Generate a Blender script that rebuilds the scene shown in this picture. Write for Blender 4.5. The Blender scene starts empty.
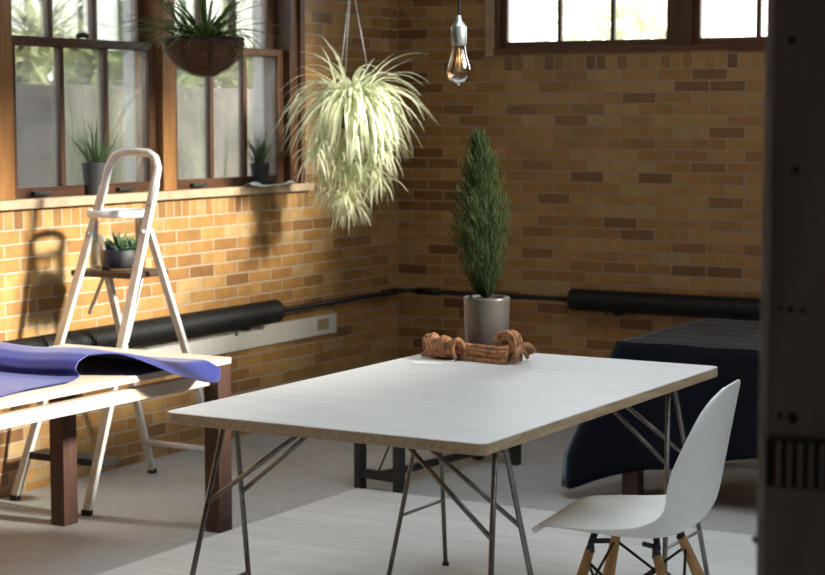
import bpy, bmesh, math, random
from mathutils import Vector, Matrix, noise
R = math.radians
random.seed(7)
scene = bpy.context.scene
COL = scene.collection

# ------------------------------------------------------------------ helpers
def link(o, parent=None):
    COL.objects.link(o)
    if parent is not None:
        o.parent = parent
        o.matrix_parent_inverse = parent.matrix_world.inverted() if False else Matrix.Translation(-Vector(parent.location))
    return o

class MB:
    """collects shapes, then becomes ONE mesh object (world coordinates)"""
    def __init__(s):
        s.v = []; s.f = []; s.m = []; s.sm = []; s.uv = {}
    def add(s, vs, fs, mat=0, smooth=False):
        b = len(s.v)
        s.v += [tuple(p) for p in vs]
        for f in fs:
            s.f.append(tuple(b + i for i in f)); s.m.append(mat); s.sm.append(smooth)
        return b
    def box(s, x0, x1, y0, y1, z0, z1, bev=0.0, mat=0, xf=None):
        bm = bmesh.new()
        bmesh.ops.create_cube(bm, size=1)
        for v in bm.verts:
            v.co = Vector(((x0+x1)/2 + v.co.x*(x1-x0), (y0+y1)/2 + v.co.y*(y1-y0), (z0+z1)/2 + v.co.z*(z1-z0)))
        if bev > 0:
            bmesh.ops.bevel(bm, geom=bm.edges[:], offset=bev, segments=2, affect='EDGES', profile=.5)
        if xf is not None:
            bm.transform(xf)
        bm.verts.index_update()
        s.add([v.co for v in bm.verts], [[v.index for v in f.verts] for f in bm.faces], mat, False)
        bm.free()
    def tube(s, pts, r, n=10, cap=True, mat=0):
        pts = [Vector(p) for p in pts]
        k = len(pts)
        rad = r if isinstance(r, (list, tuple)) else [r]*k
        t0 = (pts[1]-pts[0]).normalized()
        up = Vector((0,0,1)) if abs(t0.z) < .9 else Vector((1,0,0))
        a = t0.cross(up).normalized(); b = t0.cross(a).normalized()
        vs = []; prev = t0
        for i in range(k):
            if i == 0: t = t0
            elif i == k-1: t = (pts[i]-pts[i-1]).normalized()
            else:
                t = (pts[i+1]-pts[i]).normalized() + (pts[i]-pts[i-1]).normalized()
                t = t.normalized() if t.length > 1e-6 else prev
            q = prev.rotation_difference(t); a = q @ a; b = q @ b; prev = t
            for j in range(n):
                w = 2*math.pi*j/n
                vs.append(pts[i] + (a*math.cos(w)+b*math.sin(w))*rad[i])
        fs = []
        for i in range(k-1):
            for j in range(n):
                fs.append((i*n+j, i*n+(j+1)%n, (i+1)*n+(j+1)%n, (i+1)*n+j))
        if cap:
            fs.append(tuple(range(n-1,-1,-1))); fs.append(tuple((k-1)*n+j for j in range(n)))
        s.add(vs, fs, mat, True)
    def lathe(s, prof, c, n=32, mat=0, axis='z', closed=False):
        c = Vector(c); vs = []
        for r_, h in prof:
            for j in range(n):
                w = 2*math.pi*j/n
                p = (r_*math.cos(w), r_*math.sin(w), h)
                if axis == 'x': p = (p[2], p[0], p[1])
                if axis == 'y': p = (p[0], p[2], p[1])
                vs.append(c + Vector(p))
        fs = []
        k = len(prof)
        for i in range(k-1):
            for j in range(n):
                fs.append((i*n+j, i*n+(j+1)%n, (i+1)*n+(j+1)%n, (i+1)*n+j))
        s.add(vs, fs, mat, True)
    def grid(s, fn, nu, nv, mat=0, smooth=True):
        vs = [fn(i/nu, j/nv) for i in range(nu+1) for j in range(nv+1)]
        fs = [(i*(nv+1)+j, i*(nv+1)+j+1, (i+1)*(nv+1)+j+1, (i+1)*(nv+1)+j) for i in range(nu) for j in range(nv)]
        return s.add(vs, fs, mat, smooth)
    def ribbon(s, pts, widths, side, mat=0, curl=0.0):
        """leaf: 3 vertices across; u stored for the stripe"""
        vs = []; k = len(pts)
        for i in range(k):
            t = (Vector(pts[min(i+1,k-1)]) - Vector(pts[max(i-1,0)])).normalized()
            sd = Vector(side) - t*t.dot(Vector(side))
            sd = sd.normalized() if sd.length > 1e-5 else Vector((1,0,0))
            nn = t.cross(sd)
            p = Vector(pts[i]); w = widths[i]
            vs += [p - sd*w + nn*w*curl, p, p + sd*w + nn*w*curl]
        fs = []
        for i in range(k-1):
            fs.append((i*3, i*3+1, (i+1)*3+1, (i+1)*3)); fs.append((i*3+1, i*3+2, (i+1)*3+2, (i+1)*3+1))
        b = s.add(vs, fs, mat, True)
        for i in range(k):
            for q, u in enumerate((0., .5, 1.)): s.uv[b+i*3+q] = (u, i/(k-1))
    def build(s, name, mats, parent=None, solid=0.0, sub=0, auto=None, origin=None, bev=0.0):
        me = bpy.data.meshes.new(name)
        o0 = Vector((0,0,0))
        if parent is None:
            xs = [p[0] for p in s.v]; ys = [p[1] for p in s.v]; zs = [p[2] for p in s.v]
            o0 = Vector(((min(xs)+max(xs))/2, (min(ys)+max(ys))/2, min(zs))) if origin is None else Vector(origin)
        me.from_pydata([(p[0]-o0.x, p[1]-o0.y, p[2]-o0.z) for p in s.v], [], s.f)
        if not isinstance(mats, (list, tuple)): mats = [mats]
        for m in mats: me.materials.append(m)
        me.polygons.foreach_set('material_index', s.m)
        me.polygons.foreach_set('use_smooth', s.sm)
        if s.uv:
            uvl = me.uv_layers.new(name='UVMap')
            for lp in me.loops:
                uvl.data[lp.index].uv = s.uv.get(lp.vertex_index, (0.5, 0.5))
        me.update()
        o = bpy.data.objects.new(name, me)
        o.location = o0
        link(o, parent)
        if solid:
            md = o.modifiers.new('Solid', 'SOLIDIFY'); md.thickness = solid; md.offset = 0
        if sub:
            md = o.modifiers.new('Sub', 'SUBSURF'); md.levels = sub; md.render_levels = sub
        if bev:
            md = o.modifiers.new('Bev', 'BEVEL'); md.width = bev; md.segments = 2; md.limit_method = 'ANGLE'
        return o

def tag(o, label, cat, group=None, kind=None):
    o['label'] = label; o['category'] = cat
    if group: o['group'] = group
    if kind: o['kind'] = kind
    return o
def thing(name, loc, label, cat, group=None):
    o = bpy.data.objects.new(name, None); o.location = loc; o.empty_display_size = .1
    COL.objects.link(o)
    return tag(o, label, cat, group)
def struct(o):
    o['kind'] = 'structure'; return o
def sempty(name, loc):
    o = bpy.data.objects.new(name, None); o.location = loc; COL.objects.link(o); o['kind'] = 'structure'; return o

# ------------------------------------------------------------------ materials
def newmat(name):
    m = bpy.data.materials.new(name); m.use_nodes = True
    nt = m.node_tree; nt.nodes.clear()
    out = nt.nodes.new('ShaderNodeOutputMaterial')
    b = nt.nodes.new('ShaderNodeBsdfPrincipled')
    nt.links.new(b.outputs[0], out.inputs[0])
    return m, nt, b, out
def N(nt, t, **kw):
    n = nt.nodes.new(t)
    for k, v in kw.items(): setattr(n, k, v)
    return n
def mixrgb(nt, fac, a, b, mode='MIX'):
    n = N(nt, 'ShaderNodeMix', data_type='RGBA', blend_type=mode)
    for i, v in ((0, fac), (6, a), (7, b)):
        if hasattr(v, 'is_output'): nt.links.new(v, n.inputs[i])
        else: n.inputs[i].default_value = (*v, 1) if isinstance(v, tuple) and len(v) == 3 else v
    return n.outputs[2]
def math_(nt, op, a, b=None):
    n = N(nt, 'ShaderNodeMath', operation=op)
    for i, v in ((0, a), (1, b)):
        if v is None: continue
        if hasattr(v, 'is_output'): nt.links.new(v, n.inputs[i])
        else: n.inputs[i].default_value = v
    return n.outputs[0]
def ramp(nt, fac, stops):
    n = N(nt, 'ShaderNodeValToRGB')
    e = n.color_ramp.elements
    while len(e) < len(stops): e.new(.5)
    for el, (p, c) in zip(e, stops):
        el.position = p; el.color = (*c, 1)
    nt.links.new(fac, n.inputs[0])
    return n.outputs[0]
def simple(name, col, rough=.5, metal=0., var=.12, scale=30., bump=0., spec=.5, stretch=(1,1,1), coat=0.):
    m, nt, b, out = newmat(name)
    tc = N(nt, 'ShaderNodeTexCoord')
    mp = N(nt, 'ShaderNodeMapping'); mp.inputs['Scale'].default_value = stretch
    nt.links.new(tc.outputs['Object'], mp.inputs[0])
    nz = N(nt, 'ShaderNodeTexNoise'); nz.inputs['Scale'].default_value = scale; nz.inputs['Detail'].default_value = 5
    nt.links.new(mp.outputs[0], nz.inputs[0])
    lo = tuple(max(0, c*(1-var)) for c in col); hi = tuple(min(1, c*(1+var)) for c in col)
    nt.links.new(ramp(nt, nz.outputs[0], [(.3, lo), (.7, hi)]), b.inputs['Base Color'])
    b.inputs['Roughness'].default_value = rough; b.inputs['Metallic'].default_value = metal
    b.inputs['Specular IOR Level'].default_value = spec
    b.inputs['Coat Weight'].default_value = coat
    if bump:
        bp = N(nt, 'ShaderNodeBump'); bp.inputs['Strength'].default_value = bump; bp.inputs['Distance'].default_value = .01
        nt.links.new(nz.outputs[0], bp.inputs['Height']); nt.links.new(bp.outputs[0], b.inputs['Normal'])
    return m
def wood(name, a, b_, rough=.5, axis='y', scale=9., spec=.4):
    m, nt, b, out = newmat(name)
    tc = N(nt, 'ShaderNodeTexCoord')
    mp = N(nt, 'ShaderNodeMapping')
    st = {'x': (.09,1,1), 'y': (1,.09,1), 'z': (1,1,.09)}[axis]
    mp.inputs['Scale'].default_value = st
    nt.links.new(tc.outputs['Object'], mp.inputs[0])
    nz = N(nt, 'ShaderNodeTexNoise'); nz.inputs['Scale'].default_value = scale*4; nz.inputs['Detail'].default_value = 6
    nz.inputs['Distortion'].default_value = .6
    nt.links.new(mp.outputs[0], nz.inputs[0])
    nt.links.new(ramp(nt, nz.outputs[0], [(.32, a), (.68, b_)]), b.inputs['Base Color'])
    b.inputs['Roughness'].default_value = rough; b.inputs['Specular IOR Level'].default_value = spec
    bp = N(nt, 'ShaderNodeBump'); bp.inputs['Strength'].default_value = .12; bp.inputs['Distance'].default_value = .004
    nt.links.new(nz.outputs[0], bp.inputs['Height']); nt.links.new(bp.outputs[0], b.inputs['Normal'])
    return m
ROW = .056; BRICK = .183; Z0 = 1.047
def brick_mat(name, uaxis, band0, band1, umin, umax, stops):
    m, nt, b, out = newmat(name)
    g = N(nt, 'ShaderNodeNewGeometry')
    sp = N(nt, 'ShaderNodeSeparateXYZ'); nt.links.new(g.outputs['Position'], sp.inputs[0])
    u = sp.outputs[uaxis]; z = sp.outputs[2]
    # slight waviness of the courses
    nzw = N(nt, 'ShaderNodeTexNoise'); nzw.inputs['Scale'].default_value = 3.; nt.links.new(g.outputs['Position'], nzw.inputs[0])
    zz = math_(nt, 'ADD', math_(nt, 'SUBTRACT', z, Z0), math_(nt, 'MULTIPLY', math_(nt, 'SUBTRACT', nzw.outputs[0], .5), .008))
    c1 = N(nt, 'ShaderNodeCombineXYZ'); nt.links.new(u, c1.inputs[0]); nt.links.new(zz, c1.inputs[1])
    def bt(vec, w, h, off):
        t = N(nt, 'ShaderNodeTexBrick'); t.offset = off; t.squash = 1
        nt.links.new(vec, t.inputs['Vector'])
        t.inputs['Color1'].default_value = (0,0,0,1); t.inputs['Color2'].default_value = (1,1,1,1); t.inputs['Mortar'].default_value = (.5,.5,.5,1)
        t.inputs['Scale'].default_value = 1; t.inputs['Brick Width'].default_value = w; t.inputs['Row Height'].default_value = h
        t.inputs['Mortar Size'].default_value = .0042; t.inputs['Mortar Smooth'].default_value = .35; t.inputs['Bias'].default_value = 0
        return t
    t1 = bt(c1.outputs[0], BRICK, ROW, .5)
    c2 = N(nt, 'ShaderNodeCombineXYZ')
    nt.links.new(math_(nt, 'SUBTRACT', z, band0), c2.inputs[0]); nt.links.new(u, c2.inputs[1])
    t2 = bt(c2.outputs[0], band1-band0, .057, 0.)
    mask = math_(nt, 'MULTIPLY', math_(nt, 'MULTIPLY', math_(nt, 'GREATER_THAN', z, band0), math_(nt, 'LESS_THAN', z, band1)),
                 math_(nt, 'MULTIPLY', math_(nt, 'GREATER_THAN', u, umin), math_(nt, 'LESS_THAN', u, umax)))
    tint = mixrgb(nt, mask, t1.outputs[0], t2.outputs[0])
    mort = mixrgb(nt, mask, t1.outputs[1], t2.outputs[1])
    col = ramp(nt, tint, stops)
    nz = N(nt, 'ShaderNodeTexNoise'); nz.inputs['Scale'].default_value = 14.; nz.inputs['Detail'].default_value = 6; nt.links.new(g.outputs['Position'], nz.inputs[0])
    col = mixrgb(nt, .55, col, ramp(nt, nz.outputs[0], [(.3,(.68,.64,.6)), (.65,(1.2,1.18,1.15))]), 'MULTIPLY')
    col = mixrgb(nt, math_(nt, 'MULTIPLY', mort, .85), col, (.40,.34,.26))
    nt.links.new(col, b.inputs['Base Color'])
    nt.links.new(ramp(nt, mort, [(0,(.42,)*3), (1,(.9,)*3)]), b.inputs['Roughness'])
    bp = N(nt, 'ShaderNodeBump'); bp.inputs['Strength'].default_value = .6; bp.inputs['Distance'].default_value = .006
    h = math_(nt, 'ADD', math_(nt, 'SUBTRACT', 1., mort), math_(nt, 'MULTIPLY', nz.outputs[0], .25))
    nt.links.new(h, bp.inputs['Height']); nt.links.new(bp.outputs[0], b.inputs['Normal'])
    return m
def glass_mat(name, tint=(1,1,1), refl=1.0, rough=.02, dust=0.):
    m, nt, b, out = newmat(name)
    nt.nodes.remove(b)
    tr = N(nt, 'ShaderNodeBsdfTransparent'); tr.inputs[0].default_value = (*tint, 1)
    gl = N(nt, 'ShaderNodeBsdfGlossy'); gl.inputs['Roughness'].default_value = rough
    fr = N(nt, 'ShaderNodeFresnel'); fr.inputs[0].default_value = 1.45
    mx = N(nt, 'ShaderNodeMixShader')
    nt.links.new(math_(nt, 'MULTIPLY', fr.outputs[0], refl), mx.inputs[0])
    nt.links.new(tr.outputs[0], mx.inputs[1]); nt.links.new(gl.outputs[0], mx.inputs[2]); nt.links.new(mx.outputs[0], out.inputs[0])
    if dust:
        tl = N(nt, 'ShaderNodeBsdfTranslucent'); tl.inputs[0].default_value = (.9,.9,.88,1)
        g = N(nt, 'ShaderNodeNewGeometry'); nz = N(nt, 'ShaderNodeTexNoise'); nz.inputs['Scale'].default_value = 5.; nz.inputs['Detail'].default_value = 6
        nt.links.new(g.outputs['Position'], nz.inputs[0])
        m2 = N(nt, 'ShaderNodeMixShader'); nt.links.new(math_(nt, 'MULTIPLY', nz.outputs[0], dust*2), m2.inputs[0])
        nt.links.new(mx.outputs[0], m2.inputs[1]); nt.links.new(tl.outputs[0], m2.inputs[2]); nt.links.new(m2.outputs[0], out.inputs[0])
    return m
def leaf_mat(name, edge, mid, transl=.35, rough=.45):
    m, nt, b, out = newmat(name)
    uv = N(nt, 'ShaderNodeUVMap'); uv.uv_map = 'UVMap'
    sp = N(nt, 'ShaderNodeSeparateXYZ'); nt.links.new(uv.outputs[0], sp.inputs[0])
    d = math_(nt, 'ABSOLUTE', math_(nt, 'SUBTRACT', sp.outputs[0], .5))
    g = N(nt, 'ShaderNodeNewGeometry')
    nz = N(nt, 'ShaderNodeTexNoise'); nz.inputs['Scale'].default_value = 9.; nt.links.new(g.outputs['Position'], nz.inputs[0])
    c = ramp(nt, d, [(.18, mid), (.42, edge)])
    c = mixrgb(nt, .6, c, ramp(nt, nz.outputs[0], [(.3,(.65,.7,.6)), (.7,(1.2,1.15,1.1))]), 'MULTIPLY')
    nt.links.new(c, b.inputs['Base Color']); b.inputs['Roughness'].default_value = rough
    b.inputs['Specular IOR Level'].default_value = .5 if rough < .7 else .1
    tl = N(nt, 'ShaderNodeBsdfTranslucent'); nt.links.new(c, tl.inputs[0])
    mx = N(nt, 'ShaderNodeMixShader'); mx.inputs[0].default_value = transl
    nt.links.new(b.outputs[0], mx.inputs[1]); nt.links.new(tl.outputs[0], mx.inputs[2]); nt.links.new(mx.outputs[0], out.inputs[0])
    return m

M = {}
M['brick_left'] = brick_mat('yellow_brick_side', 1, 1.047, 1.127, -20, -.80, [(.0, (.20,.098,.036)), (.10, (.27,.137,.046)), (.35, (.33,.172,.056)), (.65, (.38,.205,.068)), (.9, (.42,.245,.09)), (1., (.42,.28,.13))])
M['brick_back'] = brick_mat('yellow_brick_end', 0, 1.718, 1.792, .50, 4., [(.0, (.15,.072,.028)), (.10, (.22,.108,.038)), (.3, (.31,.160,.053)), (.6, (.365,.20,.070)), (.85, (.42,.25,.097)), (1., (.38,.265,.13))])
M['frame'] = wood('brown_window_wood', (.050,.021,.010), (.105,.047,.021), .42, 'z')
M['frame_h'] = wood('brown_window_wood_rail', (.045,.018,.009), (.095,.042,.02), .42, 'y')
M['frame_hx'] = wood('brown_window_wood_rail_end', (.08,.03,.012), (.16,.07,.03), .42, 'x')
M['post_wood'] = wood('sunlit_window_post', (.20,.085,.025), (.34,.16,.05), .45, 'z')  # brown frame wood with the sun's orange put into its colour
M['sill'] = simple('sill_paint', (.42,.31,.20), .6, var=.2, scale=12)
M['white_trim'] = simple('white_outer_trim', (.75,.75,.73), .6, var=.05)
M['glass'] = glass_mat('window_glass', (.97,.98,.97), .8)
M['glass_dusty'] = glass_mat('dusty_window_glass', (.97,.98,.97), .8, .02, .035)
M['glass_dimmer'] = glass_mat('sun_dimming_glass', (.50,.49,.46), .8)  # tinted only to weaken the sun passing through
M['clear'] = glass_mat('clear_glass', (.985,.99,.988), .75)
M['bulb'] = glass_mat('bulb_glass', (.95,.95,.92), 1.8, .03)
M['plaster'] = simple('plaster', (.24,.21,.18), .9, var=.06, scale=4)
M['dark_wall'] = simple('dark_wall', (.24,.21,.19), .9, var=.1, scale=4)
M['black_iron'] = simple('black_iron', (.012,.011,.011), .5, .3, var=.25, scale=40)
M['dull_black'] = simple('dull_black_paint', (.015,.014,.014), .55, var=.2)
M['steel'] = simple('bare_steel_rod', (.20,.19,.175), .38, .85, var=.2, scale=50)
M['galv'] = simple('grey_metal', (.45,.45,.46), .45, .6, var=.1)
M['alu'] = simple('painted_aluminium', (.66,.65,.63), .45, .15, var=.14, scale=18)
M['white_plastic'] = simple('white_shell', (.86,.865,.845), .32, var=.02, spec=.5)
M['cream_panel'] = simple('cream_panel', (.62,.60,.56), .5, var=.04)
M['tan'] = simple('tan_plate', (.36,.28,.17), .6, var=.1)
M['dark_timber'] = wood('dark_stained_timber', (.040,.018,.012), (.085,.040,.027), .5, 'z', 7)
M['bench_timber'] = wood('sunlit_bench_timber', (.56,.44,.34), (.68,.56,.46), .5, 'y', 7)  # paled so the colour carries the sun glare on top and rails
M['bench_leg'] = wood('brown_bench_leg', (.050,.022,.015), (.095,.046,.032), .5, 'z', 7)
M['ply_edge'] = wood('ply_edge', (.36,.25,.15), (.50,.38,.25), .55, 'y', 20)
M['maple'] = wood('maple_leg', (.42,.22,.085), (.60,.36,.16), .45, 'z', 12)
M['rubber'] = simple('black_rubber', (.012,.012,.013), .8)
M['coir'] = simple('coconut_fibre', (.085,.042,.020), .95, var=.55, scale=90, bump=1.0)
M['grey_pot'] = simple('grey_glazed_pot', (.085,.074,.066), .36, var=.35, scale=6, spec=.5)
M['slate_pot'] = simple('slate_pot', (.04,.04,.042), .6, var=.2)
M['soil'] = simple('soil', (.02,.014,.01), 1., var=.5, scale=120, bump=.8)
M['bark'] = simple('bark', (.05,.03,.02), .9, var=.4, scale=60)
M['hemp'] = simple('tan_cord', (.30,.135,.06), .8, var=.6, scale=60, bump=.6)
M['paper'] = simple('white_paper', (.78,.78,.80), .7, var=.03)
M['navy'] = simple('navy_cloth', (.004,.005,.011), .75, var=.25, scale=90, bump=.15, spec=.12)
M['blue'] = simple('blue_cloth', (.011,.018,.165), .42, var=.12, scale=60, bump=.1, spec=.8)
def sheen(m, wt, rough, tint):
    b = [n for n in m.node_tree.nodes if n.type == 'BSDF_PRINCIPLED'][0]
    b.inputs['Sheen Weight'].default_value = wt; b.inputs['Sheen Roughness'].default_value = rough; b.inputs['Sheen Tint'].default_value = (*tint, 1)
sheen(M['blue'], .15, .5, (.75,.8,1)); sheen(M['navy'], .40, .22, (.72,.84,1))
M['garden_wall'] = simple('garden_wall_render', (.155,.14,.12), .9, var=.75, scale=1.7)  # broad noise puts the wall's mottled shading into its colour
M['ground'] = simple('garden_earth', (.20,.17,.12), 1., var=.3, scale=6)
M['knot'] = simple('wood_knot', (.010,.007,.006), .7)
M['post_dark'] = wood('lightened_dark_post', (.25,.20,.175), (.37,.30,.265), .85, 'z', 5, .2)  # wood colour lightened to make up for the barely lit near face
M['post_edge'] = simple('pale_grey_edge', (.58,.54,.50), .75, var=.2)  # paler grey than the shaft
M['cord'] = simple('black_cord', (.01,.01,.01), .7)
M['socket'] = simple('grey_socket', (.26,.30,.29), .3, .7, var=.1)
M['brass'] = simple('filament_support', (.6,.4,.18), .4, .6)
M['spider'] = leaf_mat('variegated_leaf', (.66,.72,.42), (.93,.93,.82), .42)
M['spider_dark'] = leaf_mat('green_strap_leaf', (.05,.12,.03), (.12,.20,.06), .35)
M['grass'] = leaf_mat('grass_leaf', (.07,.13,.05), (.12,.18,.08), .35)
M['shrub'] = leaf_mat('garden_leaf', (.26,.36,.15), (.36,.45,.20), .5)
M['shrub2'] = leaf_mat('garden_leaf_dry', (.46,.50,.26), (.54,.57,.32), .5)
M['pale_leaf'] = leaf_mat('pale_tree_leaf', (.66,.72,.56), (.74,.78,.64), .5)
M['conifer'] = leaf_mat('conifer_needle', (.022,.040,.015), (.040,.060,.022), .2, .9)
M['succulent'] = simple('succulent', (.05,.11,.04), .5, var=.3)

# concrete floor
def floor_mat():
    m, nt, b, out = newmat('concrete')
    g = N(nt, 'ShaderNodeNewGeometry')
    n1 = N(nt, 'ShaderNodeTexNoise'); n1.inputs['Scale'].default_value = 1.6; n1.inputs['Detail'].default_value = 8
    n2 = N(nt, 'ShaderNodeTexNoise'); n2.inputs['Scale'].default_value = 22.; n2.inputs['Detail'].default_value = 6
    for n in (n1, n2): nt.links.new(g.outputs['Position'], n.inputs[0])
    c = ramp(nt, n1.outputs[0], [(.3,(.42,.415,.41)), (.7,(.54,.535,.53))])
    c = mixrgb(nt, .5, c, ramp(nt, n2.outputs[0], [(.3,(.8,)*3), (.7,(1.15,)*3)]), 'MULTIPLY')
    nt.links.new(c, b.inputs['Base Color'])
    nt.links.new(ramp(nt, n1.outputs[0], [(.3,(.45,)*3), (.7,(.65,)*3)]), b.inputs['Roughness'])
    return m
M['concrete'] = floor_mat()
def board_mat(name, lo, hi, row, length, gap, rough):
    m, nt, b, out = newmat(name)
    g = N(nt, 'ShaderNodeNewGeometry')
    t = N(nt, 'ShaderNodeTexBrick'); t.offset = .37
    nt.links.new(g.outputs['Position'], t.inputs['Vector'])
    t.inputs['Color1'].default_value = (.93,.93,.93,1); t.inputs['Color2'].default_value = (1.03,1.03,1.03,1); t.inputs['Mortar'].default_value = (.72,.72,.72,1)
    t.inputs['Scale'].default_value = 1; t.inputs['Brick Width'].default_value = length; t.inputs['Row Height'].default_value = row
    t.inputs['Mortar Size'].default_value = gap; t.inputs['Mortar Smooth'].default_value = .3
    mp = N(nt, 'ShaderNodeMapping'); mp.inputs['Scale'].default_value = (.12,1,1)
    nt.links.new(g.outputs['Position'], mp.inputs[0])
    nz = N(nt, 'ShaderNodeTexNoise'); nz.inputs['Scale'].default_value = 30; nz.inputs['Detail'].default_value = 6; nz.inputs['Distortion'].default_value = .5
    nt.links.new(mp.outputs[0], nz.inputs[0])
    c = mixrgb(nt, 1., ramp(nt, nz.outputs[0], [(.3, lo), (.7, hi)]), t.outputs[0], 'MULTIPLY')
    nt.links.new(c, b.inputs['Base Color']); b.inputs['Roughness'].default_value = rough
    return m
M['boards'] = board_mat('white_washed_boards', (.74,.735,.72), (.85,.845,.83), .145, 2.4, .0018, .45)
M['table_top'] = board_mat('pale_table_surface', (.63,.61,.59), (.71,.695,.68), 3., 9., .0, .42)
M['ceiling'] = simple('ceiling_paint', (.26,.25,.235), .9, var=.05, scale=3)

# ------------------------------------------------------------------ the room
mb = MB(); mb.box(-.35, 6.8, -10.8, .35, -.12, 0.); struct(mb.build('floor', M['concrete']))
XR = 6.5; ZC = 4.55
# side wall with the three garden windows (opening y -3.10..-.95, z 1.143..2.62)
WY0, WY1, WZ0, WZ1 = -3.06, -.95, 1.143, 2.62
mb = MB()
mb.box(-.21, 0, -10.8, WY0, 0, ZC); mb.box(-.21, 0, WY1, 0.1, 0, ZC)
mb.box(-.21, 0, WY0, WY1, 0, WZ0); mb.box(-.21, 0, WY0, WY1, WZ1, ZC)
struct(mb.build('wall_left', M['brick_left']))
BX0, BX1, BZ0, BZ1 = .577, 3.45, 1.822, 2.62
mb = MB()
mb.box(0.0, BX0, 0, .10, 0, ZC); mb.box(BX1, 6.8, 0, .10, 0, ZC)
mb.box(BX0, BX1, 0, .10, 0, BZ0); mb.box(BX0, BX1, 0, .10, BZ1, ZC)
struct(mb.build('wall_back', M['brick_back']))
# unseen right wall, clerestory openings added and stepped to place the sun, y -5.1..-0.9, z 2.62..4.15
CY0, CYM, CY1, CZ0, CZ2, CZ3, CZ1 = -5.6, -2.15, -.12, 2.70, 3.28, 4.02, 4.48
mb = MB()
mb.box(XR, XR+.25, -10.8, CY0, 0, ZC); mb.box(XR, XR+.25, CY1, .0, 0, ZC)
mb.box(XR, XR+.25, CY0, CYM, 0, CZ0); mb.box(XR, XR+.25, CYM, CY1, 0, CZ2); mb.box(XR, XR+.25, CY0, -1.0, CZ3, ZC); mb.box(XR, XR+.25, -1.0, CY1, CZ1, ZC)
struct(mb.build('wall_right', M['plaster']))
mb = MB(); mb.box(0, XR, -10.8, -10.6, 0, ZC); struct(mb.build('wall_front', M['dark_wall']))
SX0, SX1, SY0, SY1 = 1.9, 5.2, -6.1, -2.9  # unseen rooflight opening, added to light table and platform from above
mb = MB()
mb.box(-.3, SX0, -10.8, .3, ZC, ZC+.15); mb.box(SX1, XR+.25, -10.8, .3, ZC, ZC+.15)
mb.box(SX0, SX1, -10.8, SY0, ZC, ZC+.15); mb.box(SX0, SX1, SY1, .3, ZC, ZC+.15)
struct(mb.build('ceiling', M['ceiling']))

# ------------------------------------------------------------------ garden windows (double hung)
def dh_window(name, y0, y1, lifts):
    w = sempty(name, (0, (y0+y1)/2, WZ0))
    st = .045
    def sash(nm, x, z0, z1, bot, top, munt):
        m = MB()
        m.box(x-.02, x+.02, y0+.008, y0+.008+st, z0, z1, .003); m.box(x-.02, x+.02, y1-.008-st, y1-.008, z0, z1, .003)
        s = m.build(nm, M['frame'], w)
        h = MB(); h.box(x-.019, x+.019, y0+.05, y1-.05, z0, z0+bot, .003); h.build('bottom_rail', M['frame_h'], s)
        h = MB(); h.box(x-.019, x+.019, y0+.05, y1-.05, z1-top, z1, .003); h.build('top_rail', M['frame_h'], s)
        g0 = y0+.008+st; g1 = y1-.008-st
        for k in (1, 2):
            yc = g0+(g1-g0)*k/3
            b = MB(); b.box(x-.016, x+.016, yc-.013, yc+.013, z0+bot, z1-top, .004); b.build('muntin', M['frame'], s)
        for k in range(3):
            a = g0+(g1-g0)*k/3; c = g0+(g1-g0)*(k+1)/3
            p = MB(); p.box(x-.002, x+.002, a+.006, c-.006, z0+bot-.004, z1-top+.004); p.build('pane', M['glass_dusty'], s)
        return s
    lo = sash('lower_sash', -.05, 1.166, 1.808, .044, .036, 1)
    sash('upper_sash', -.105, 1.772, WZ1-.03, .034, .045, 1)
    for yy in lifts:
        b = MB(); b.box(-.03, -.005, yy-.05, yy+.05, 1.176, 1.192, .004); b.build('sash_lift', M['dull_black'], lo)
    b = MB(); b.tube([(-.04, (y0+y1)/2-.035, 1.818), (-.035, (y0+y1)/2, 1.826), (-.045, (y0+y1)/2+.03, 1.820)], .011, 8); b.build('sash_latch', M['dull_black'], lo)
    return w
dh_window('window_1', -2.954, -2.011, (-2.78, -2.25))
dh_window('window_2', -1.919, -1.022, (-1.73, -1.2))
# timber posts of the window bay
for i, (a, b_) in enumerate(((WY0, -2.954), (-2.011, -1.919), (-1.022, WY1))):
    mb = MB(); mb.box(-.15, .004, a, b_, 1.166, WZ1, .004)
    struct(mb.build('trim_%d' % (i+1), M['post_wood'] if i < 2 else M['frame']))
mb = MB(); mb.box(-.001, .022, WY1-.006, WY1+.035, 1.166, WZ1, .004); struct(mb.build('trim_4', M['frame']))
mb = MB(); mb.box(-.15, 0, WY0, WY1, WZ1-.03, WZ1); struct(mb.build('trim_5', M['frame_h']))
mb = MB(); mb.box(-.16, .028, WY0-.9, WY1+.10, 1.128, 1.166, .005); struct(mb.build('trim_6', M['sill']))
# white painted outer reveals
for i, yy in enumerate((-2.954, -2.011, -1.919, -1.022)):
    sgn = 1 if i % 2 == 0 else -1
    mb = MB(); mb.box(-.21, -.151, yy-(.05 if sgn > 0 else .046), yy+(.0 if sgn > 0 else .0), 1.15, WZ1) if sgn > 0 else mb.box(-.21, -.151, yy, yy+.046, 1.15, WZ1)
    struct(mb.build('trim_%d' % (7+i), M['white_trim']))

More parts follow.
